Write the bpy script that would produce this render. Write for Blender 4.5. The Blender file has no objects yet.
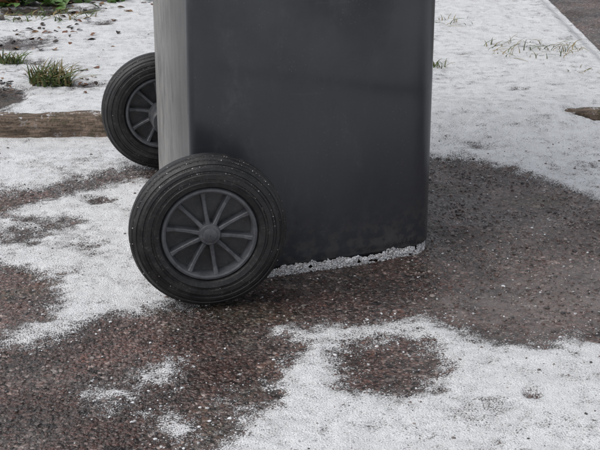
import bpy, math, random
import numpy as np
from mathutils import Vector, Matrix
random.seed(4); rng=np.random.default_rng(7)
sc=bpy.context.scene
sc.view_settings.view_transform='Standard'; sc.view_settings.look='None'
sc.view_settings.exposure=0; sc.view_settings.gamma=1

# ------------------------------------------------------------------ camera
cam=bpy.data.cameras.new("camera"); co=bpy.data.objects.new("camera",cam)
sc.collection.objects.link(co); sc.camera=co
co.location=(0,0,0.663); co.rotation_euler=(math.radians(70),0,0)
cam.sensor_width=36; cam.lens=36*1283/600; cam.clip_start=0.05; cam.clip_end=500

# ------------------------------------------------------------------ light
w=bpy.data.worlds.new("World"); sc.world=w; w.use_nodes=True
nt=w.node_tree; bg=nt.nodes['Background']
sky=nt.nodes.new('ShaderNodeTexSky'); sky.sky_type='NISHITA'; sky.sun_disc=False
SE,SR=math.radians(58),math.radians(-115)
sky.sun_elevation=SE; sky.sun_rotation=SR; sky.air_density=1.0; sky.dust_density=3.5; sky.ozone_density=0.6
hs=nt.nodes.new('ShaderNodeHueSaturation'); hs.inputs['Saturation'].default_value=0.30
nt.links.new(sky.outputs[0],hs.inputs['Color']); nt.links.new(hs.outputs[0],bg.inputs[0])
bg.inputs[1].default_value=0.15
sl=bpy.data.lights.new("sun",'SUN'); sl.energy=0.95; sl.angle=math.radians(70); sl.color=(1,.99,.97)
so=bpy.data.objects.new("sun",sl); sc.collection.objects.link(so)
sd=Vector((math.sin(SR)*math.cos(SE),math.cos(SR)*math.cos(SE),math.sin(SE)))
so.rotation_euler=sd.to_track_quat('Z','Y').to_euler()

# ------------------------------------------------------------------ helpers
TAB=rng.random((256,256))
def vn(x,y,s,o=0):
    x=x*s+o*17.3+1000; y=y*s+o*9.1+1000
    xi=np.floor(x).astype(int); yi=np.floor(y).astype(int); fx=x-xi; fy=y-yi
    fx=fx*fx*(3-2*fx); fy=fy*fy*(3-2*fy)
    a=TAB[xi%256,yi%256]; b=TAB[(xi+1)%256,yi%256]; c=TAB[xi%256,(yi+1)%256]; d=TAB[(xi+1)%256,(yi+1)%256]
    return (a*(1-fx)+b*fx)*(1-fy)+(c*(1-fx)+d*fx)*fy
def fbm(x,y,s,o=0,n=4,g=.5):
    r=0;a=1;t=0
    for i in range(n):
        r=r+a*vn(x,y,s,o+i*3); t+=a; a*=g; s*=2.03
    return r/t-0.5
def sst(a,b,x):
    t=np.clip((x-a)/(b-a),0,1); return t*t*(3-2*t)
def sdf(poly,X,Y):
    P=np.array(poly); d=np.full(X.shape,1e9); ins=np.zeros(X.shape,bool)
    n=len(P)
    for i in range(n):
        a=P[i]; b=P[(i+1)%n]; e=b-a
        wx=X-a[0]; wy=Y-a[1]
        t=np.clip((wx*e[0]+wy*e[1])/(e@e),0,1)
        d=np.minimum(d,(wx-t*e[0])**2+(wy-t*e[1])**2)
        c=((a[1]>Y)!=(b[1]>Y))
        if abs(e[1])>1e-9:
            ins^= c & (X < (e[0])*(Y-a[1])/e[1]+a[0])
    d=np.sqrt(d); return np.where(ins,d,-d)
def new_mat(name):
    m=bpy.data.materials.new(name); m.use_nodes=True
    return m,m.node_tree,m.node_tree.nodes['Principled BSDF']
class N:
    def __init__(s,nt): s.nt=nt
    def add(s,t,**k):
        n=s.nt.nodes.new(t)
        for a,b in k.items(): setattr(n,a,b)
        return n
    def val(s,v,sock):
        if isinstance(v,bpy.types.NodeSocket): s.nt.links.new(v,sock)
        else: sock.default_value=v
    def math(s,op,a,b=0.0,c=None,clamp=False):
        n=s.add('ShaderNodeMath',operation=op); n.use_clamp=clamp
        s.val(a,n.inputs[0]); s.val(b,n.inputs[1])
        if c is not None: s.val(c,n.inputs[2])
        return n.outputs[0]
    def noise(s,vec,scale,detail=3,rough=.5,col=False):
        n=s.add('ShaderNodeTexNoise'); s.nt.links.new(vec,n.inputs['Vector'])
        n.inputs['Scale'].default_value=scale; n.inputs['Detail'].default_value=detail; n.inputs['Roughness'].default_value=rough
        return n.outputs['Color' if col else 'Fac']
    def vor(s,vec,scale,feature='F1',rand=1.0):
        n=s.add('ShaderNodeTexVoronoi',feature=feature); s.nt.links.new(vec,n.inputs['Vector'])
        n.inputs['Scale'].default_value=scale; n.inputs['Randomness'].default_value=rand
        return n
    def ramp(s,fac,stops,interp='LINEAR'):
        n=s.add('ShaderNodeValToRGB'); s.val(fac,n.inputs[0]); cr=n.color_ramp; cr.interpolation=interp
        while len(cr.elements)<len(stops): cr.elements.new(.5)
        for e,(p,c) in zip(cr.elements,stops):
            e.position=p; e.color=(*c,1) if len(c)==3 else c
        return n.outputs[0]
    def mr(s,v,a,b,c=0.,d=1.,smooth=True):
        n=s.add('ShaderNodeMapRange',interpolation_type='SMOOTHSTEP' if smooth else 'LINEAR')
        s.val(v,n.inputs[0])
        for i,k in enumerate((a,b,c,d)): s.val(k,n.inputs[i+1])
        return n.outputs[0]
    def mix(s,f,a,b,bt='MIX'):
        n=s.add('ShaderNodeMix',data_type='RGBA',blend_type=bt)
        s.val(f,n.inputs[0]); 
        for v,i in ((a,6),(b,7)):
            if isinstance(v,tuple): v=(*v,1) if len(v)==3 else v
            s.val(v,n.inputs[i])
        return n.outputs[2]
    def mixf(s,f,a,b):
        n=s.add('ShaderNodeMix',data_type='FLOAT'); s.val(f,n.inputs[0]); s.val(a,n.inputs[2]); s.val(b,n.inputs[3]); return n.outputs[0]
    def bump(s,h,strength,dist,normal=None):
        n=s.add('ShaderNodeBump'); s.val(h,n.inputs['Height']); n.inputs['Strength'].default_value=strength; n.inputs['Distance'].default_value=dist
        if normal is not None: s.nt.links.new(normal,n.inputs['Normal'])
        return n.outputs[0]
def mesh_obj(name,verts,faces,mats,parent=None,smooth=True,midx=None):
    me=bpy.data.meshes.new(name); me.from_pydata([tuple(v) for v in verts],[],[tuple(f) for f in faces]); me.update()
    for m in mats: me.materials.append(m)
    if midx is not None: me.polygons.foreach_set('material_index',np.array(midx,dtype=np.int32))
    me.polygons.foreach_set('use_smooth',np.full(len(me.polygons),smooth))
    o=bpy.data.objects.new(name,me); sc.collection.objects.link(o)
    if parent: o.parent=parent
    return o

# ------------------------------------------------------------------ plan of the ground (metres)
far_c=[(-3,1.75),(-1.2,1.84),(-0.567,1.909),(-0.484,1.963),(-0.408,1.989),(-0.336,2.052),(-0.258,2.108),(0.0,2.155),(0.23,2.137),(0.296,2.137),(0.343,2.097),(0.401,2.042),(0.447,1.978),(0.476,1.924),(0.568,1.8),(0.8,1.7),(1.5,1.72),(3,1.6)]
mid=[(-1.6,1.70),(-.9,1.80),(-0.555,1.862),(-0.466,1.881),(-0.399,1.938),(-0.329,2.004),(-0.269,2.052),(-0.20,1.989),(-0.185,1.8),(-0.17,1.67),(-0.15,1.57),(-0.150,1.518),(-0.195,1.498),(-0.23,1.476),(-0.26,1.458),(-0.293,1.424),(-0.326,1.401),(-.362,1.406),(-.368,1.438),(-.340,1.462),(-.312,1.478),(-.313,1.536),(-.330,1.59),(-.360,1.630),(-.398,1.643),(-.413,1.638),(-.487,1.604),(-.9,1.55),(-1.4,1.6)]
near=[(-.2,.85),(-.111,1.023),(-.09,1.151),(-.063,1.203),(-.071,1.259),(-.087,1.283),(-.062,1.295),(-.034,1.32),(-.0175,1.354),(-.0096,1.391),(-.024,1.414),(-.0466,1.434),(-.031,1.467),(0,1.452),(.05,1.458),(.10,1.467),(.132,1.478),(.153,1.498),(.176,1.478),(.208,1.428),(.241,1.405),(.288,1.4),(.33,1.428),(.369,1.437),(.493,1.443),(.9,1.38),(1.3,1.2),(1.0,.8),(.5,.5),(0,.6)]
hole=[(.045,1.379),(.060,1.400),(.091,1.419),(.122,1.426),(.148,1.399),(.161,1.346),(.146,1.303),(.116,1.271),(.088,1.269),(.062,1.288),(.049,1.333)]
s4=[(-0.232,1.283),(-0.191,1.298),(-0.167,1.335),(-0.15,1.358),(-0.133,1.33),(-0.143,1.303),(-0.177,1.281),(-0.209,1.255)]
s5=[(-0.152,1.218),(-0.14,1.225),(-0.121,1.197),(-0.122,1.171),(-0.134,1.188)]
ice=[(0.148,1.52),(0.201,1.587),(0.3,1.622),(0.42,1.67),(0.545,1.717),(0.469,1.443),(0.369,1.437),(0.288,1.4),(0.208,1.428),(0.176,1.479)]
dark=[(-0.175,1.526),(-0.027,1.65),(0.183,1.76),(0.2,1.622),(0.143,1.536),(0.076,1.488),(-0.013,1.467),(-0.121,1.414)]

ST=.0038
def spread(lo,hi,step,out,g=1.1):
    c=list(np.arange(lo,hi+step/2,step)); a=[];s=step;v=lo
    while v>-out: s*=g; v-=s; a.append(v)
    b=[];s=step;v=c[-1]
    while v<out: s*=g; v+=s; b.append(v)
    return np.array(a[::-1]+c+b)
xs=spread(-.95,.95,ST,80)
c=list(np.arange(.98,2.45,ST)); s=ST; v=c[-1]
while v<4.2: s=min(s*1.01,.008); v+=s; c.append(v)
while v<90: s*=1.1; v+=s; c.append(v)
a=[];s=ST;v=.98
while v>-60: s*=1.1; v-=s; a.append(v)
ys=np.array(a[::-1]+c)
X,Y=np.meshgrid(xs,ys)
wx=X+.022*fbm(X,Y,14,1)+.020*fbm(X,Y,60,2); wy=Y+.022*fbm(X,Y,14,5)+.020*fbm(X,Y,60,7)
fc=np.array(far_c)
d=wy-np.interp(wx,fc[:,0],fc[:,1])
d=np.maximum(d,sdf(mid,wx,wy)+.002)
dn=np.minimum(sdf(near,wx,wy),-sdf(hole,wx,wy)+.001); d=np.maximum(d,dn)
d=np.maximum(d,np.maximum(sdf(s4,wx,wy)+.008,sdf(s5,wx,wy)+.005))
oth=fbm(X,Y,2.2,11)*.3-.01
outside=np.maximum(np.maximum(-1.0-X,X-1.2),.75-Y)
d=np.where(outside>0,np.maximum(np.minimum(d,.05),oth),d)
d=np.minimum(d,.05)
for sx,sy,rx,ry,k in [(-.318,1.928,.028,.022,.08),(.253,1.259,.014,.016,.055),(.295,1.307,.016,.01,.03),(.44,2.551,.03,.02,.05),(.55,2.36,.05,.022,.08),
     (.364,1.414,.02,.015,.06),(-.033,1.264,.022,.012,.06),(-.38,1.80,.10,.05,.046),(-.30,1.72,.05,.03,.038),(-.45,1.75,.06,.03,.043),(-.35,1.48,.03,.01,.03),
     (-.657,3.0,.10,.1,.06),(-.588,2.50,.05,.07,.075),(-.45,2.60,.06,.04,.06),(-.63,2.82,.06,.04,.05),(.15,1.19,.03,.01,.03),(.42,2.30,.05,.02,.03),(.33,2.2,.06,.03,.035),(.5,2.1,.05,.03,.03)]:
    d=d-k*np.exp(-(((wx-sx)/rx)**2+((wy-sy)/ry)**2))
soil=sst(3.2,3.7,Y+.8*fbm(X,Y,4,20))*sst(-.42,-.62,X+.3*fbm(X,Y,4,21))
soil=np.maximum(soil,.7*sst(-.52,-.60,X)*sst(2.70,2.45,Y)*(Y>2.35))
d=d-.16*soil*(fbm(X,Y,12,30,3)+.45)
road=(X>.715)&(Y>2.42)
d=np.where(road,-.05+.05*fbm(X,Y,5,31,3),d)
d=d-.026*sst(.03,.26,fbm(X,Y,9,61,5,.6))           # thinner dusting in places
snow=np.clip(d/.024,-1.8,1.45)
hs_=sst(-.3,1.2,snow)
yb=2.334+.0375*np.clip(X,-6,1)
edgefront=sst(yb-.15,yb-.04,Y)*sst(.0,-.25,X)*(Y<yb+.01)
thick=(.004+.004*sst(1.9,2.4,Y))*(1-.8*edgefront)
Z=hs_*thick*(1+.5*fbm(X,Y,30,40,4)) + hs_*.0030*fbm(X,Y,90,41,3)
Z+= .004*fbm(X,Y,5,42,3)*(1-edgefront)+(1-hs_)*.0022*fbm(X,Y,120,43,2)-.007*edgefront
kx=sst(.705,.66,np.where(Y>2.4,X,0))
lift=sst(yb+.012,yb+.032,Y)*.022*kx
right=sst(-.15,.0,X)
lift=np.where(right>0,(1-right)*lift+right*(sst(2.0,2.5,Y)*.022*kx+.014*np.exp(-((Y-yb-.015)/.11)**2)*kx*(1-1.2*np.exp(-((X-.58)/.05)**2))),lift)
Z+=lift + .02*sst(2.5,5,Y)*fbm(X,Y,1.3,44,3)
icef=sst(-.02,.03,sdf(ice,wx,wy)); darkf=sst(-.05,.03,sdf(dark,wx,wy))
grit=sst(.16,.3,X+.1*fbm(X,Y,8,50))*sst(1.40,1.55,Y)*sst(2.25,2.1,Y)
ny,nx=X.shape
me=bpy.data.meshes.new("ground")
me.vertices.add(nx*ny)
me.vertices.foreach_set('co',np.stack([X,Y,Z],-1).reshape(-1).astype(np.float32))
idx=np.arange(nx*ny).reshape(ny,nx)
q=np.stack([idx[:-1,:-1],idx[:-1,1:],idx[1:,1:],idx[1:,:-1]],-1).reshape(-1,4)
me.loops.add(q.size); me.polygons.add(len(q))
me.loops.foreach_set('vertex_index',q.reshape(-1).astype(np.int32))
me.polygons.foreach_set('loop_start',(np.arange(len(q))*4).astype(np.int32))
me.polygons.foreach_set('loop_total',np.full(len(q),4,dtype=np.int32))
me.polygons.foreach_set('use_smooth',np.ones(len(q),bool))
me.update(calc_edges=True)
for nm,arr in (('snow',snow),('ice',icef),('wet',darkf),('grit',grit),('soil',soil)):
    at=me.attributes.new(nm,'FLOAT','POINT'); at.data.foreach_set('value',arr.reshape(-1).astype(np.float32))
ground=bpy.data.objects.new("ground",me); sc.collection.objects.link(ground)
def hz(x,y):
    i=int(np.clip(np.searchsorted(xs,x),0,nx-1)); j=int(np.clip(np.searchsorted(ys,y),0,ny-1))
    return float(Z[j,i]),float(snow[j,i])

m,nt,b=new_mat("wet_tarmac_and_snow"); n=N(nt)
tc=n.add('ShaderNodeTexCoord').outputs['Object']
def attr(k): 
    a=n.add('ShaderNodeAttribute'); a.attribute_name=k; return a.outputs['Fac']
A=attr('snow'); I=attr('ice'); W=attr('wet'); GR=attr('grit'); SO=attr('soil')
nA=n.noise(tc,60,2,.55,col=True)
wv=n.add('ShaderNodeVectorMath',operation='MULTIPLY_ADD'); nt.links.new(nA,wv.inputs[0]); wv.inputs[1].default_value=(.006,.006,.006); nt.links.new(tc,wv.inputs[2]); tw=wv.outputs[0]
v1=n.vor(tw,185); v2=n.vor(tw,370); v3=n.vor(tw,100)
sep=n.add('ShaderNodeSeparateColor'); nt.links.new(v1.outputs['Color'],sep.inputs[0])
sep2=n.add('ShaderNodeSeparateColor'); nt.links.new(v2.outputs['Color'],sep2.inputs[0])
sep3=n.add('ShaderNodeSeparateColor'); nt.links.new(v3.outputs['Color'],sep3.inputs[0])
stops=[(0,(.036,.031,.030)),(.22,(.080,.064,.060)),(.40,(.125,.084,.074)),(.56,(.165,.102,.087)),(.70,(.145,.125,.118)),(.85,(.24,.19,.172)),(.95,(.38,.33,.31))]
c1=n.ramp(sep.outputs[0],stops,'CONSTANT'); c2=n.ramp(sep2.outputs[1],stops,'CONSTANT'); c3=n.ramp(sep3.outputs[2],stops,'CONSTANT')
c=n.mix(n.mr(sep3.outputs[0],.76,.79),c1,c3)
sepA=n.add('ShaderNodeSeparateColor'); nt.links.new(nA,sepA.inputs[0])
c=n.mix(n.mr(sepA.outputs[2],.40,.56,0,.8),c,c2)
edge=n.mr(v1.outputs['Distance'],.75,.35); c=n.mix(edge,n.mix(.6,c,(.026,.022,.021)),c)
nB=n.noise(tc,7,4,.62,col=True); sepB=n.add('ShaderNodeSeparateColor'); nt.links.new(nB,sepB.inputs[0])
c=n.mix(n.mr(sepB.outputs[0],.40,.62,0,.55),c,n.mix(1.0,c,(1.18,.87,.79),'MULTIPLY'))
c=n.mix(n.mr(sepB.outputs[1],.52,.64,0,.5),c,n.mix(1.,c,(.82,.90,.66),'MULTIPLY'))
c=n.mix(n.math('MULTIPLY',GR,.5),c,n.mix(.5,c,(.19,.158,.145)))
dk=n.mr(sepB.outputs[2],.36,.62,.60,1.25)
dkc=n.add('ShaderNodeCombineColor'); [nt.links.new(dk,dkc.inputs[i]) for i in range(3)]
c=n.mix(1.,c,dkc.outputs[0],'MULTIPLY')
c=n.mix(n.math('MULTIPLY',W,.6),c,n.mix(1.,c,(.48,.48,.50),'MULTIPLY'))
nC=n.noise(tc,24,5,.66,col=True); sepC=n.add('ShaderNodeSeparateColor'); nt.links.new(nC,sepC.inputs[0])
icn=n.math('MULTIPLY',I,n.mr(sepC.outputs[0],.40,.60,.10,.65)); c=n.mix(icn,c,(.20,.162,.150))
f1=n.noise(tc,520,2,.6,col=True); sepF=n.add('ShaderNodeSeparateColor'); nt.links.new(f1,sepF.inputs[0])
c=n.mix(n.mr(SO,.2,.6),c,n.mix(n.mr(sepC.outputs[1],.35,.65),(.012,.009,.006),(.075,.052,.032)))
# snow cover
h=n.math('ADD',A,n.math('MULTIPLY',n.math('SUBTRACT',sepF.outputs[0],.5),5.6))
h=n.math('ADD',h,n.math('MULTIPLY',n.math('SUBTRACT',sepA.outputs[0],.5),2.8))
h=n.math('ADD',h,n.math('MULTIPLY',n.math('SUBTRACT',sepC.outputs[2],.5),2.8))
M=n.mr(h,-.25,.45)
sp=n.vor(tc,300).outputs['Distance']; spm=n.math('MULTIPLY',n.mr(sp,.10,.22,1,0),n.mr(sepC.outputs[1],.52,.66)) 
spm=n.math('MULTIPLY',spm,n.mixf(GR,.25,.45)); M2=n.math('MAXIMUM',M,spm)
sc1=n.mix(n.mr(h,.0,1.6),(.46,.455,.46),(.87,.88,.895))
gr=n.mr(sepF.outputs[1],.3,.6,.82,1.0); gc=n.add('ShaderNodeCombineColor'); [nt.links.new(gr,gc.inputs[i]) for i in range(3)]
sc1=n.mix(1.,sc1,gc.outputs[0],'MULTIPLY')
sc1=n.mix(n.mr(sepC.outputs[0],.46,.64,0,.28),sc1,(.55,.545,.555))
col=n.mix(M2,c,sc1); nt.links.new(col,b.inputs['Base Color'])
rw=n.mr(sepB.outputs[1],.40,.58,.14,.46); rw=n.mixf(I,rw,.24); rw=n.mixf(W,rw,.20)
nt.links.new(n.mixf(M2,rw,.75),b.inputs['Roughness'])
stone_h=n.math('ADD',n.math('MULTIPLY',n.math('SUBTRACT',1.,v1.outputs['Distance']),n.math('ADD',sep.outputs[1],.4)),n.math('MULTIPLY',v2.outputs['Distance'],-.5))
stone_h=n.math('MULTIPLY',stone_h,n.math('SUBTRACT',1.,n.math('MULTIPLY',I,.5)))
snow_h=n.math('ADD',n.math('MULTIPLY',sepF.outputs[0],1.2),n.math('MULTIPLY',sepA.outputs[0],.6))
nt.links.new(n.bump(n.mixf(M,stone_h,snow_h),1.,.0026),b.inputs['Normal'])
me.materials.append(m)

# ------------------------------------------------------------------ loose stones & ice crumbs
ico=[];t=(1+5**.5)/2
for s_ in [(-1,t,0),(1,t,0),(-1,-t,0),(1,-t,0),(0,-1,t),(0,1,t),(0,-1,-t),(0,1,-t),(t,0,-1),(t,0,1),(-t,0,-1),(-t,0,1)]: ico.append(s_)
ICO=np.array(ico)/math.sqrt(1+t*t)
IF=np.array([(0,11,5),(0,5,1),(0,1,7),(0,7,10),(0,10,11),(1,5,9),(5,11,4),(11,10,2),(10,7,6),(7,1,8),(3,9,4),(3,4,2),(3,2,6),(3,6,8),(3,8,9),(4,9,5),(2,4,11),(6,2,10),(8,6,7),(9,8,1)])
def grains(name,pts,radii,mats,parent=None,flat=.6,smooth=False):
    n_=len(pts); V=np.repeat(ICO[None],n_,0)*(1+.35*(rng.random((n_,12,1))-.5))
    V=V*np.stack([.7+.6*rng.random(n_),.7+.6*rng.random(n_),flat*(.7+.6*rng.random(n_))],-1)[:,None,:]
    an=rng.random(n_)*6.283; ca,sa=np.cos(an)[:,None],np.sin(an)[:,None]
    x=V[...,0]*ca-V[...,1]*sa; y=V[...,0]*sa+V[...,1]*ca; V=np.stack([x,y,V[...,2]],-1)
    V=V*np.array(radii)[:,None,None]+np.array(pts)[:,None,:]
    Fc=(IF[None]+(np.arange(n_)*12)[:,None,None]).reshape(-1,3)
    me=bpy.data.meshes.new(name); me.vertices.add(n_*12); me.vertices.foreach_set('co',V.reshape(-1).astype(np.float32))
    me.loops.add(Fc.size); me.polygons.add(len(Fc)); me.loops.foreach_set('vertex_index',Fc.reshape(-1).astype(np.int32))
    me.polygons.foreach_set('loop_start',(np.arange(len(Fc))*3).astype(np.int32)); me.polygons.foreach_set('loop_total',np.full(len(Fc),3,dtype=np.int32))
    me.polygons.foreach_set('material_index',np.repeat(rng.integers(0,len(mats),n_),20).astype(np.int32))
    me.polygons.foreach_set('use_smooth',np.full(len(Fc),smooth)); me.update(calc_edges=True)
    for k in mats: me.materials.append(k)
    o=bpy.data.objects.new(name,me); sc.collection.objects.link(o)
    if parent: o.parent=parent
    return o
def simple(name,col,rough=.5,var=.3,scale=200,spec=.5):
    m,nt,b=new_mat(name); n=N(nt); tc=n.add('ShaderNodeTexCoord').outputs['Object']
    f=n.noise(tc,scale,2); c2=tuple(x*(1-var) for x in col); c3=tuple(min(1,x*(1+var)) for x in col)
    nt.links.new(n.mix(f,c2,c3),b.inputs['Base Color']); b.inputs['Roughness'].default_value=rough
    b.inputs['Specular IOR Level'].default_value=spec
    return m
stm=[simple("stone_a",(.045,.041,.041),.35),simple("stone_b",(.12,.080,.069),.35),simple("stone_c",(.15,.132,.125),.4),simple("stone_d",(.080,.066,.062),.3),simple("stone_e",(.26,.22,.205),.5)]
pts=[];rad=[]
while len(pts)<13000:
    x=random.uniform(-.6,.8); y=random.uniform(1.0,2.25); z,sn=hz(x,y)
    p=.45 if sn<-.2 else (.3 if sn<.5 else .035)
    if x>.15 and y>1.42 and sn<0: p=1
    if vn(np.array([x]),np.array([y]),25,3)[0]<.35: p*=.3
    if random.random()>p: continue
    r=min(.0036,.0007+random.expovariate(1/.0006)); pts.append((x,y,z+r*.1)); rad.append(r)
grains("gravel",pts,rad,stm)
icem=simple("ice_crumb",(.74,.75,.77),.5,.15,300,.4); icem2=simple("slush",(.44,.44,.45),.35,.3,300)
pts=[];rad=[]
while len(pts)<6500:
    x=random.uniform(-.6,.8); y=random.uniform(1.0,2.3); z,sn=hz(x,y)
    p=.9 if -1.2<sn<.4 else (.05 if sn<0 else .25)
    if x>.15 and y>1.42 and sn<0: p=max(p,.2)
    if random.random()>p: continue
    r=min(.0022,.0005+random.expovariate(1/.0004)); pts.append((x,y,z+r*.2)); rad.append(r)
grains("ice_crumbs",pts,rad,[icem,icem2,icem2])

# ------------------------------------------------------------------ wheelie bin
PHI=math.radians(11.5); O=Vector((-.1163,1.523,0.003))
bin_=bpy.data.objects.new("wheelie_bin",None); sc.collection.objects.link(bin_)
bin_.location=O; bin_.rotation_euler=(0,0,PHI)

m,nt,b=new_mat("bin_plastic"); n=N(nt); tc=n.add('ShaderNodeTexCoord').outputs['Object']
mp=n.add('ShaderNodeMapping'); nt.links.new(tc,mp.inputs[0]); mp.inputs['Scale'].default_value=(1,1,.35)
sm=n.noise(mp.outputs[0],6,4,.5); fine=n.noise(tc,120,4,.6)
base=n.mix(n.mr(sm,.35,.7),(.037,.040,.047),(.052,.056,.065))
st=n.math('MULTIPLY',n.mr(n.noise(mp.outputs[0],16,6,.65),.48,.70),n.mr(fine,.3,.65))
base=n.mix(n.math('MULTIPLY',st,.24),base,(.17,.185,.20))
mp2=n.add('ShaderNodeMapping'); nt.links.new(tc,mp2.inputs[0]); mp2.inputs['Scale'].default_value=(3,3,60); mp2.inputs['Rotation'].default_value=(0,.5,0)
scr=n.mr(n.noise(mp2.outputs[0],3,4,.7),.62,.74); base=n.mix(n.math('MULTIPLY',scr,.08),base,(.22,.22,.23))
sepx=n.add('ShaderNodeSeparateXYZ'); nt.links.new(tc,sepx.inputs[0]); zz=sepx.outputs[2]
mud=n.math('MULTIPLY',n.mr(zz,.10,.0),n.mr(n.noise(tc,70,5,.7),.42,.60)); base=n.mix(n.math('MULTIPLY',mud,.5),base,(.12,.115,.11))
haze=n.math('MULTIPLY',n.mr(zz,.22,.36),n.mr(n.noise(tc,6,4,.6),.35,.6)); base=n.mix(n.math('MULTIPLY',haze,.22),base,(.15,.16,.16))
dots=n.math('MULTIPLY',n.mr(n.vor(tc,190).outputs['Distance'],.08,.2,1,0),n.mr(n.noise(tc,20,3),.5,.62)); base=n.mix(n.math('MULTIPLY',dots,.22),base,(.24,.24,.24))
nt.links.new(base,b.inputs['Base Color']); nt.links.new(n.mr(sm,.3,.7,.24,.36),b.inputs['Roughness'])
nt.links.new(n.bump(n.math('ADD',n.math('MULTIPLY',fine,.5),n.math('MULTIPLY',sm,12)),.25,.0012),b.inputs['Normal'])
plastic=m
m,nt,b=new_mat("frost_sky_sheen_plastic"); n=N(nt); tc=n.add('ShaderNodeTexCoord').outputs['Object']
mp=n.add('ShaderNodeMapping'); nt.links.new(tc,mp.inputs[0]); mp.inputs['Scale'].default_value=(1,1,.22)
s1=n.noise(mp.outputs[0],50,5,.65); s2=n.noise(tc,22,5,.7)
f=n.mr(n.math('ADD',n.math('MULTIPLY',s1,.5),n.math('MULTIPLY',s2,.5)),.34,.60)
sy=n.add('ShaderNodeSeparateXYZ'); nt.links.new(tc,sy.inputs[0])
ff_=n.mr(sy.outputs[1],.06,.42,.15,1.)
cc=n.mix(f,(.13,.13,.13),(.29,.285,.275)); cc=n.mix(ff_,(.085,.087,.09),cc)  # frost plus grazing sky reflection painted into the colour, paler towards the far edge
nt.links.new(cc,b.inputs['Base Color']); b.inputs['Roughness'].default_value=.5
nt.links.new(n.bump(s1,.4,.002),b.inputs['Normal']); frost_sheen=m

def ring(z):
    k=max(0,z-.40)
    s0=-.014-.05*k; s1=.337-.020*z+.32*k
    nb=.066-.05*z+.02*k; nf=.118-.06*z-.06*k
    fb=.535-.03*z+.06*k; ff=.50+.03*z+.05*k
    C=[Vector((s0,nb)),Vector((s1,nf)),Vector((s1,ff)),Vector((s0,fb))]
    if z<.012:
        e=(.012-z)*.7; C=[C[0]+Vector((e,e)),C[1]+Vector((-e,e)),C[2]-Vector((e,e)),C[3]+Vector((e,-e))]
    R=[.012,.045,.045,.012]
    out=[];tags=[]
    for i in range(4):
        p=C[i]; a=C[i-1]; c_=C[(i+1)%4]; rr=R[i]
        da=(a-p).normalized(); dc=(c_-p).normalized()
        p0=p+da*rr; p2=p+dc*rr
        for k in range(9):
            t=k/8; out.append((p0*(1-t)**2+p*2*t*(1-t)+p2*t*t)); tags.append(i)
        q0=p2; q1=c_+(p-c_).normalized()*R[(i+1)%4]; nrm=Vector((dc.y,-dc.x))
        for k in range(1,24):
            t=k/24; out.append(q0.lerp(q1,t)+nrm*(.006 if i in(0,2) else .004)*4*t*(1-t)); tags.append(10+i)
    return out,tags
zs=[.0,.003,.007,.012]+[.012+.012*i for i in range(1,14)]
while zs[-1]<.36: zs.append(zs[-1]+.003)
while zs[-1]<.93: zs.append(zs[-1]+.014)
verts=[];faces=[];mi=[]
for z in zs:
    rg,tg=ring(z)
    for v,t in zip(rg,tg):
        x,y=v
        zc=.300-.20*max(0,x)
        k=1/(1+math.exp(-(zc-z)/.006))
        if t in (10,0,1) : y+=.0032*k*min(1,max(0,(.335-x)/.04))*min(1,max(0,x/.03))
        if t in (12,2,3): y-=.0032*k
        verts.append((x,y,z))
L=len(tg)
for j in range(len(zs)-1):
    for i in range(L):
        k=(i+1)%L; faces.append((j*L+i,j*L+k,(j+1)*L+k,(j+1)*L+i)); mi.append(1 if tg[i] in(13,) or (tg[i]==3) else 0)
cb=len(verts); verts.append((.17,.3,0))
for i in range(L):
    faces.append((cb,(i+1)%L,i)); mi.append(0)
jt=(len(zs)-1)*L; base_i=len(verts)
for i in range(L):
    x,y,z=verts[jt+i]; verts.append((.2+(x-.2)*.975,.3+(y-.3)*.985,z))
for i in range(L): faces.append((jt+i,jt+(i+1)%L,base_i+(i+1)%L,base_i+i)); mi.append(0)
mesh_obj("body",verts,faces,[plastic,frost_sheen],bin_,True,mi)
def box(name,x0,x1,y0,y1,z0,z1,mat,bev=.004,parent=bin_,rot=None):
    import bmesh
    bm=bmesh.new(); bmesh.ops.create_cube(bm,size=1)
    for v in bm.verts: v.co=Vector(((x0+x1)/2+v.co.x*(x1-x0),(y0+y1)/2+v.co.y*(y1-y0),(z0+z1)/2+v.co.z*(z1-z0)))
    bmesh.ops.bevel(bm,geom=bm.edges[:],offset=bev,segments=3,affect='EDGES',profile=.5)
    me=bpy.data.meshes.new(name); bm.to_mesh(me); bm.free(); me.materials.append(mat)
    o=bpy.data.objects.new(name,me); sc.collection.objects.link(o); o.parent=parent
    return o
zt=zs[-1]; rg,_=ring(zt); rx0=min(v.x for v in rg);rx1=max(v.x for v in rg);ry0=min(v.y for v in rg);ry1=max(v.y for v in rg)
box("rim_front",rx1-.006,rx1+.022,ry0-.018,ry1+.018,zt-.045,zt+.004,plastic)
box("rim_back",rx0-.022,rx0+.006,ry0-.018,ry1+.018,zt-.045,zt+.004,plastic)
box("rim_side",rx0+.008,rx1-.008,ry0-.020,ry0+.008,zt-.043,zt+.003,plastic)
box("rim_side.001",rx0+.008,rx1-.008,ry1-.008,ry1+.020,zt-.043,zt+.003,plastic)
box("lid",rx0-.03,rx1+.035,ry0-.028,ry1+.028,zt+.008,zt+.055,plastic,.018)
box("lid_crown",rx0+.03,rx1-.03,ry0+.03,ry1-.03,zt+.05,zt+.085,plastic,.017)
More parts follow.
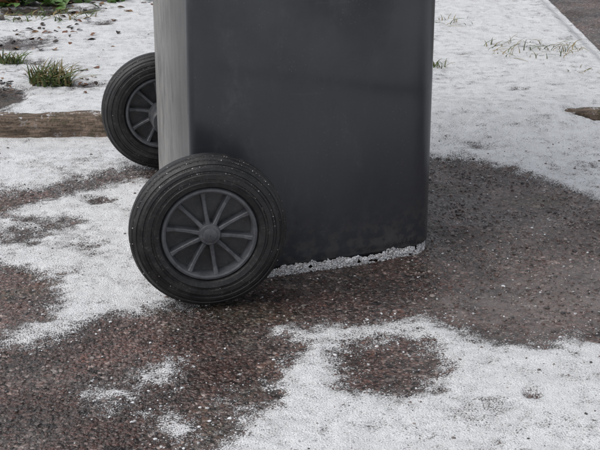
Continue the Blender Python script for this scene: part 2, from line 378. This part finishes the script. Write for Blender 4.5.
def lathe(name,prof,parent,mats,mf=None,seg=96,closed=False):
    V=[];Fs=[];mi=[]
    for i in range(seg):
        a=2*math.pi*i/seg; ca,sa=math.cos(a),math.sin(a)
        for r,y in prof: V.append((r*ca,y,r*sa))
    n_=len(prof)
    for i in range(seg):
        k=(i+1)%seg
        for j in range(n_-1 if not closed else n_):
            j2=(j+1)%n_
            Fs.append((i*n_+j,i*n_+j2,k*n_+j2,k*n_+j)); mi.append(mf(j) if mf else 0)
    o=mesh_obj(name,V,Fs,mats,parent,True,mi)
    md=o.modifiers.new('e','EDGE_SPLIT'); md.split_angle=math.radians(38)
    return o
hb=lathe("handle_bar",[(.001,.06),(.013,.06),(.013,.54),(.001,.54)],bin_,[plastic],seg=24); hb.location=(rx0-.065,0,zt-.01)
for k,yy in enumerate((.075,.29,.505)): box("handle_arm_%d"%(k+1),rx0-.06,rx0-.018,yy,yy+.02,zt-.028,zt+.006,plastic)

m,nt,b=new_mat("tyre_rubber"); n=N(nt); tc=n.add('ShaderNodeTexCoord').outputs['Object']
d1=n.noise(tc,45,5,.65); d2=n.noise(tc,350,3,.6)
cc=n.mix(n.mr(d1,.35,.7),(.012,.012,.0135),(.027,.027,.028))
cc=n.mix(n.math('MULTIPLY',n.mr(d2,.56,.68),n.mr(d1,.4,.65)),cc,(.080,.078,.075))
nt.links.new(cc,b.inputs['Base Color']); nt.links.new(n.mr(d1,.3,.7,.36,.6),b.inputs['Roughness'])
nt.links.new(n.bump(n.math('ADD',d2,n.math('MULTIPLY',d1,2)),.5,.0008),b.inputs['Normal']); rubber=m
def wheel_mat(name,lo,hi,gr_):
    m,nt,b=new_mat(name); n=N(nt); tc=n.add('ShaderNodeTexCoord').outputs['Object']
    d1=n.noise(tc,60,5,.65); d2=n.noise(tc,320,3)
    cc=n.mix(n.mr(d1,.35,.7),lo,hi); cc=n.mix(n.mr(d2,.55,.7,0,.4),cc,gr_)
    nt.links.new(cc,b.inputs['Base Color']); b.inputs['Roughness'].default_value=.38
    nt.links.new(n.bump(d2,.3,.0005),b.inputs['Normal']); return m
wplas=wheel_mat("wheel_plastic",(.066,.069,.077),(.112,.116,.127),(.17,.165,.16))
wdark=wheel_mat("wheel_recess_shade",(.030,.031,.034),(.055,.056,.060),(.10,.095,.09))  # darker copy of the wheel plastic: shade between the spokes put into the colour

def wheel(name,yc):
    e=bpy.data.objects.new(name,None); sc.collection.objects.link(e); e.parent=bin_; e.location=(0,yc,.1-.001)
    e.rotation_euler=(0,random.uniform(0,.6),0)
    half=[(.0605,-.010),(.0615,-.0165),(.0640,-.0205),(.0700,-.0222),(.0712,-.0207),(.0735,-.0205),(.0745,-.0222),(.0800,-.0222),(.0812,-.0205),(.0838,-.0200),(.0848,-.0212),(.0885,-.0200),(.0895,-.0182),(.0915,-.0172),(.0925,-.0178),(.0950,-.0150),(.0960,-.0127),(.0970,-.0125),(.0985,-.0110),(.0993,-.0080),(.0985,-.0072),(.0985,-.0056),(.1000,-.0048)]
    prof=half+[(r,-y) for r,y in half[::-1]]
    lathe("tyre",prof,e,[rubber],seg=128,closed=True)
    rp=[(.0605,-.012),(.0612,-.0165),(.0600,-.0185),(.0575,-.0190),(.0555,-.0178),(.0545,-.0140),(.0535,-.0040),(.0330,-.0030),(.0150,-.0040),(.0130,-.0040)]
    rim=rp+[(r,-y) for r,y in rp[::-1]]
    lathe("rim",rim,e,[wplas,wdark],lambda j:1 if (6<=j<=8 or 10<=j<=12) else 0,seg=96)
    hub=[(.0005,-.0225),(.0075,-.0222),(.0090,-.0212),(.0092,-.0195),(.0128,-.0190),(.0140,-.0175),(.0145,-.0035),(.0145,.0035),(.0140,.0175),(.0128,.0200),(.0092,.0225),(.0005,.0230)]
    lathe("hub",hub,e,[wplas],seg=40)
    V=[];Fs=[]
    for side in (-1,1):
        for k in range(10):
            a=2*math.pi*k/10; ca,sa=math.cos(a),math.sin(a)
            o_=len(V)
            secs=[(.0138,.0028,.0165),(.030,.0023,.0135),(.045,.0023,.0135),(.0548,.0032,.0160)]
            for r,hw,h_ in secs:
                for q_,yy in ((-hw*1.25,.002),(-hw,h_-.0008),(-hw*.6,h_),(hw*.6,h_),(hw,h_-.0008),(hw*1.25,.002)):
                    V.append((r*ca-q_*sa,side*yy,r*sa+q_*ca))
            for j in range(3):
                for i in range(5):
                    A_=o_+j*6+i; Fs.append((A_,A_+1,A_+7,A_+6) if side<0 else (A_+6,A_+7,A_+1,A_))
    mesh_obj("spokes",V,Fs,[wplas],e,False)
    pts=[];rad=[]
    for i in range(520):
        a=random.uniform(0,6.283) if i%3==0 else random.gauss(1.5,.7)
        r=random.choice([.0995,.0985,.0985,.0965,.0735,.0825,.090]); y=-random.uniform(.0,.009) if r>.098 else -(.0133 if r>.095 else .0204 if r<.085 else .0178)
        pts.append((r*math.cos(a),y,r*math.sin(a))); rad.append(random.uniform(.0004,.0011))
    grains("grit",pts,rad,[stm[0],stm[0],stm[3],stm[3],stm[2],icem2],e,.8)
    return e
wheel("wheel",0.0); wheel("wheel.001",.597)
ax=lathe("axle",[(.0005,.02),(.010,.02),(.010,.577),(.0005,.577)],bin_,[wplas],seg=24); ax.location=(0,0,.099)
for k,(y0,y1) in enumerate(((.028,.075),(.520,.570))):
    o=lathe("axle_housing_%d"%(k+1),[(.011,y0),(.020,y0),(.022,y0+.003),(.024,y1)],bin_,[plastic],seg=32); o.location=(0,0,.099)
# thin crust of ice frozen along the foot of the body
foot,_=ring(.008); path=[v for v in foot[5:9+23+9]]
pl=[0]
for i in range(1,len(path)): pl.append(pl[-1]+(path[i]-path[i-1]).length)
pl=np.array(pl); PX=np.array([v.x for v in path]); PY=np.array([v.y for v in path])
pts=[];rad=[]
while len(pts)<11000:
    s_=random.uniform(.03,pl[-1]-.004); x=np.interp(s_,pl,PX); y=np.interp(s_,pl,PY)
    nv=vn(np.array([s_]),np.array([0.]),45,4)[0]; nv2=vn(np.array([s_]),np.array([0.]),170,9)[0]; nv3=vn(np.array([s_]),np.array([0.]),420,15)[0]
    top=.001+.008*nv+.005*nv2+.004*nv3
    z=random.uniform(-.004,top)
    g_=vn(np.array([s_]),np.array([z*2]),110,12)[0]
    if g_<.20: continue
    out=random.random()*(.003*max(0,1-z/.012)+.0003)
    pts.append((x,y-out,z)); rad.append(random.uniform(.0004,.0011+.0009*(g_>.7))*(1 if z<top*.7 else .7))
grains("ice_crust",pts,rad,[icem,icem,icem,icem2,icem2,stm[4]],bin_,.8)

# ------------------------------------------------------------------ garden edging and path kerb
def strip(name,p0,p1,wd,z0,h_,mat,nseg=160,amp=.004):
    p0=Vector(p0);p1=Vector(p1); dr=(p1-p0).normalized(); pr=Vector((-dr.y,dr.x)); V=[];Fs=[]
    cs=[(0,0),(0,.5),(0,.85),(.12,1),(.5,1.03),(.88,1),(1,.85),(1,0)]
    for i in range(nseg+1):
        c_=p0.lerp(p1,i/nseg)
        for a,bz in cs:
            j=amp*(vn(np.array([c_.x+a]),np.array([c_.y+bz]),40,2)[0]-.5)
            q_=c_+pr*(a*wd+j); V.append((q_.x,q_.y,z0+bz*h_+j*.8))
    k=len(cs)
    for i in range(nseg):
        for j in range(k-1): Fs.append((i*k+j,(i+1)*k+j,(i+1)*k+j+1,i*k+j+1))
    return mesh_obj(name,V,Fs,[mat])
def edge_mat(name,ca,cb,snowy,stretch):
    m,nt,b=new_mat(name); n=N(nt); tc=n.add('ShaderNodeTexCoord').outputs['Object']
    mp=n.add('ShaderNodeMapping'); nt.links.new(tc,mp.inputs[0]); mp.inputs['Scale'].default_value=stretch
    g=n.noise(mp.outputs[0],130,6,.75); g2=n.noise(tc,30,5,.7); g3=n.noise(tc,260,3,.6)
    c=n.mix(n.mr(g,.38,.62),ca,cb)
    c=n.mix(n.mr(g2,.5,.60,0,.6),c,(.06,.058,.028)); c=n.mix(n.mr(g3,.52,.66,0,.6),c,(.035,.027,.02))
    sz=n.add('ShaderNodeSeparateXYZ'); nt.links.new(n.add('ShaderNodeNewGeometry').outputs['Normal'],sz.inputs[0])
    sn_=n.math('MULTIPLY',n.mr(sz.outputs[2],.3,.9,.25,1.),n.mr(n.math('ADD',n.math('MULTIPLY',n.noise(tc,45,5,.7),.7),n.math('MULTIPLY',g3,.3)),snowy,snowy+.05)); c=n.mix(n.math('MULTIPLY',sn_,.9),c,(.75,.75,.77))
    nt.links.new(c,b.inputs['Base Color']); b.inputs['Roughness'].default_value=.8
    nt.links.new(n.bump(n.math('ADD',g,g3),.9,.004),b.inputs['Normal']); return m
strip("garden_edging",(-6,2.109),(.66,2.3588),.040,-.02,.054,edge_mat("weathered_wood",(.085,.062,.045),(.29,.215,.16),.56,(.12,1,1)),900,.007)
strip("path_kerb",(.675,2.43),(.675,14),.055,-.02,.043,edge_mat("kerb_stone",(.06,.052,.047),(.18,.16,.148),.58,(1,1,1)),900)

# ------------------------------------------------------------------ plants on the verge
gm=[simple("grass_green",(.07,.11,.025),.6,.4,40),simple("grass_dry",(.24,.19,.08),.7,.3,40),simple("grass_dark",(.035,.06,.015),.6,.3,40)]
def tuft(name,cx,cy,nb,hgt,spread,rad,wts,wdt=.0022):
    V=[];Fs=[];mi=[]
    for i in range(nb):
        a=random.uniform(0,6.283); r=rad*math.sqrt(random.random()); x=cx+r*math.cos(a); y=cy+r*math.sin(a)*.8
        z,_s=hz(x,y); z-=.003; a2=random.uniform(0,6.283); h_=hgt*random.uniform(.4,1.1); s_=spread*random.uniform(.3,1.3)
        w_=wdt*random.uniform(.6,1.3); px,py=-math.sin(a2)*w_,math.cos(a2)*w_; o_=len(V)
        for k in range(5):
            t=k/4; zz=z+h_*(t-.45*t*t*min(1.5,s_/hgt)); xx=x+math.cos(a2)*s_*t*t; yy=y+math.sin(a2)*s_*t*t; q_=(1-t)**.6
            V.append((xx-px*q_,yy-py*q_,zz)); V.append((xx+px*q_,yy+py*q_,zz+.0006))
        for k in range(4): Fs.append((o_+2*k,o_+2*k+1,o_+2*k+3,o_+2*k+2))
        mm=random.choices([0,1,2],wts)[0]; mi+=[mm]*4
    return mesh_obj(name,V,Fs,gm,None,True,mi)
tuft("grass_tuft",-.515,2.60,210,.060,.05,.045,[6,5,1])
tuft("grass_tuft.001",-.640,2.79,75,.045,.04,.03,[6,3,1])
tuft("grass_tuft.002",.535,2.92,85,.035,.045,.12,[3,5,1],.0012)
tuft("grass_tuft.003",.30,2.75,22,.030,.03,.018,[5,3,1],.0013)
tuft("grass_tuft.004",.40,3.25,22,.025,.03,.07,[2,4,1],.0012)
tuft("grass_tuft.005",-.66,3.35,110,.03,.05,.14,[4,3,1])
tuft("grass_tuft.006",.60,2.72,12,.018,.025,.04,[2,5,1],.0011)
lm=[simple("leaf_brown",(.14,.06,.028),.5,.4,60),simple("leaf_green",(.07,.15,.025),.4,.4,60),simple("leaf_pale",(.24,.15,.08),.55,.3,60),simple("leaf_dark",(.035,.024,.017),.5,.3,60)]
def leaves(name,spots,mset,smin,smax,lift=.006,tilt=.5):
    V=[];Fs=[];mi=[]
    for (cx,cy,sx,sy,cnt) in spots:
        for i in range(cnt):
            x=random.gauss(cx,sx);y=random.gauss(cy,sy); z,_s=hz(x,y); s_=random.uniform(smin,smax)
            if abs(y-(2.354+.0375*x))<.035: continue
            R=Matrix.Rotation(random.uniform(0,6.283),4,'Z')@Matrix.Rotation(random.uniform(-tilt,tilt),4,'X')@Matrix.Rotation(random.uniform(-tilt,tilt),4,'Y')
            z+=lift*random.uniform(.2,1.6)+.001; o_=len(V); cur=random.uniform(.1,.5)
            pr=[(0,0),(.25,.28),(.5,.36),(.8,.22),(1.15,0)]
            for u_,v_ in pr:
                for sg in (-1,0,1):
                    p=R@Vector(((u_-.5)*s_,sg*v_*s_,abs(sg)*v_*cur*s_-u_*u_*.25*s_)); V.append((x+p.x,y+p.y,z+p.z))
            for k in range(4):
                for j in range(2): A_=o_+k*3+j; Fs.append((A_,A_+1,A_+4,A_+3)); 
            mi+=[random.choice(mset)]*8
    return mesh_obj(name,V,Fs,lm,None,True,mi)
leaves("ivy",[(-.80,3.54,.08,.04,190),(-.66,3.57,.06,.03,60),(-.50,3.54,.015,.012,6),(-.45,3.58,.03,.02,7),(-1.2,3.7,.25,.2,220),(-.7,4.1,.4,.2,260)],[1,1,1,3,0],.022,.045,.02,.7)
leaves("leaf_litter",[(-.66,3.10,.09,.10,60),(-.63,3.37,.04,.05,22),(-.62,2.52,.02,.05,35),(-.66,2.62,.03,.06,20),(-.5,3.45,.12,.1,30),(-.45,2.9,.1,.2,10),(-.46,2.62,.04,.05,18),(-.9,3.2,.3,.3,50)],[0,3,3,2],.006,.022,.002,.3)
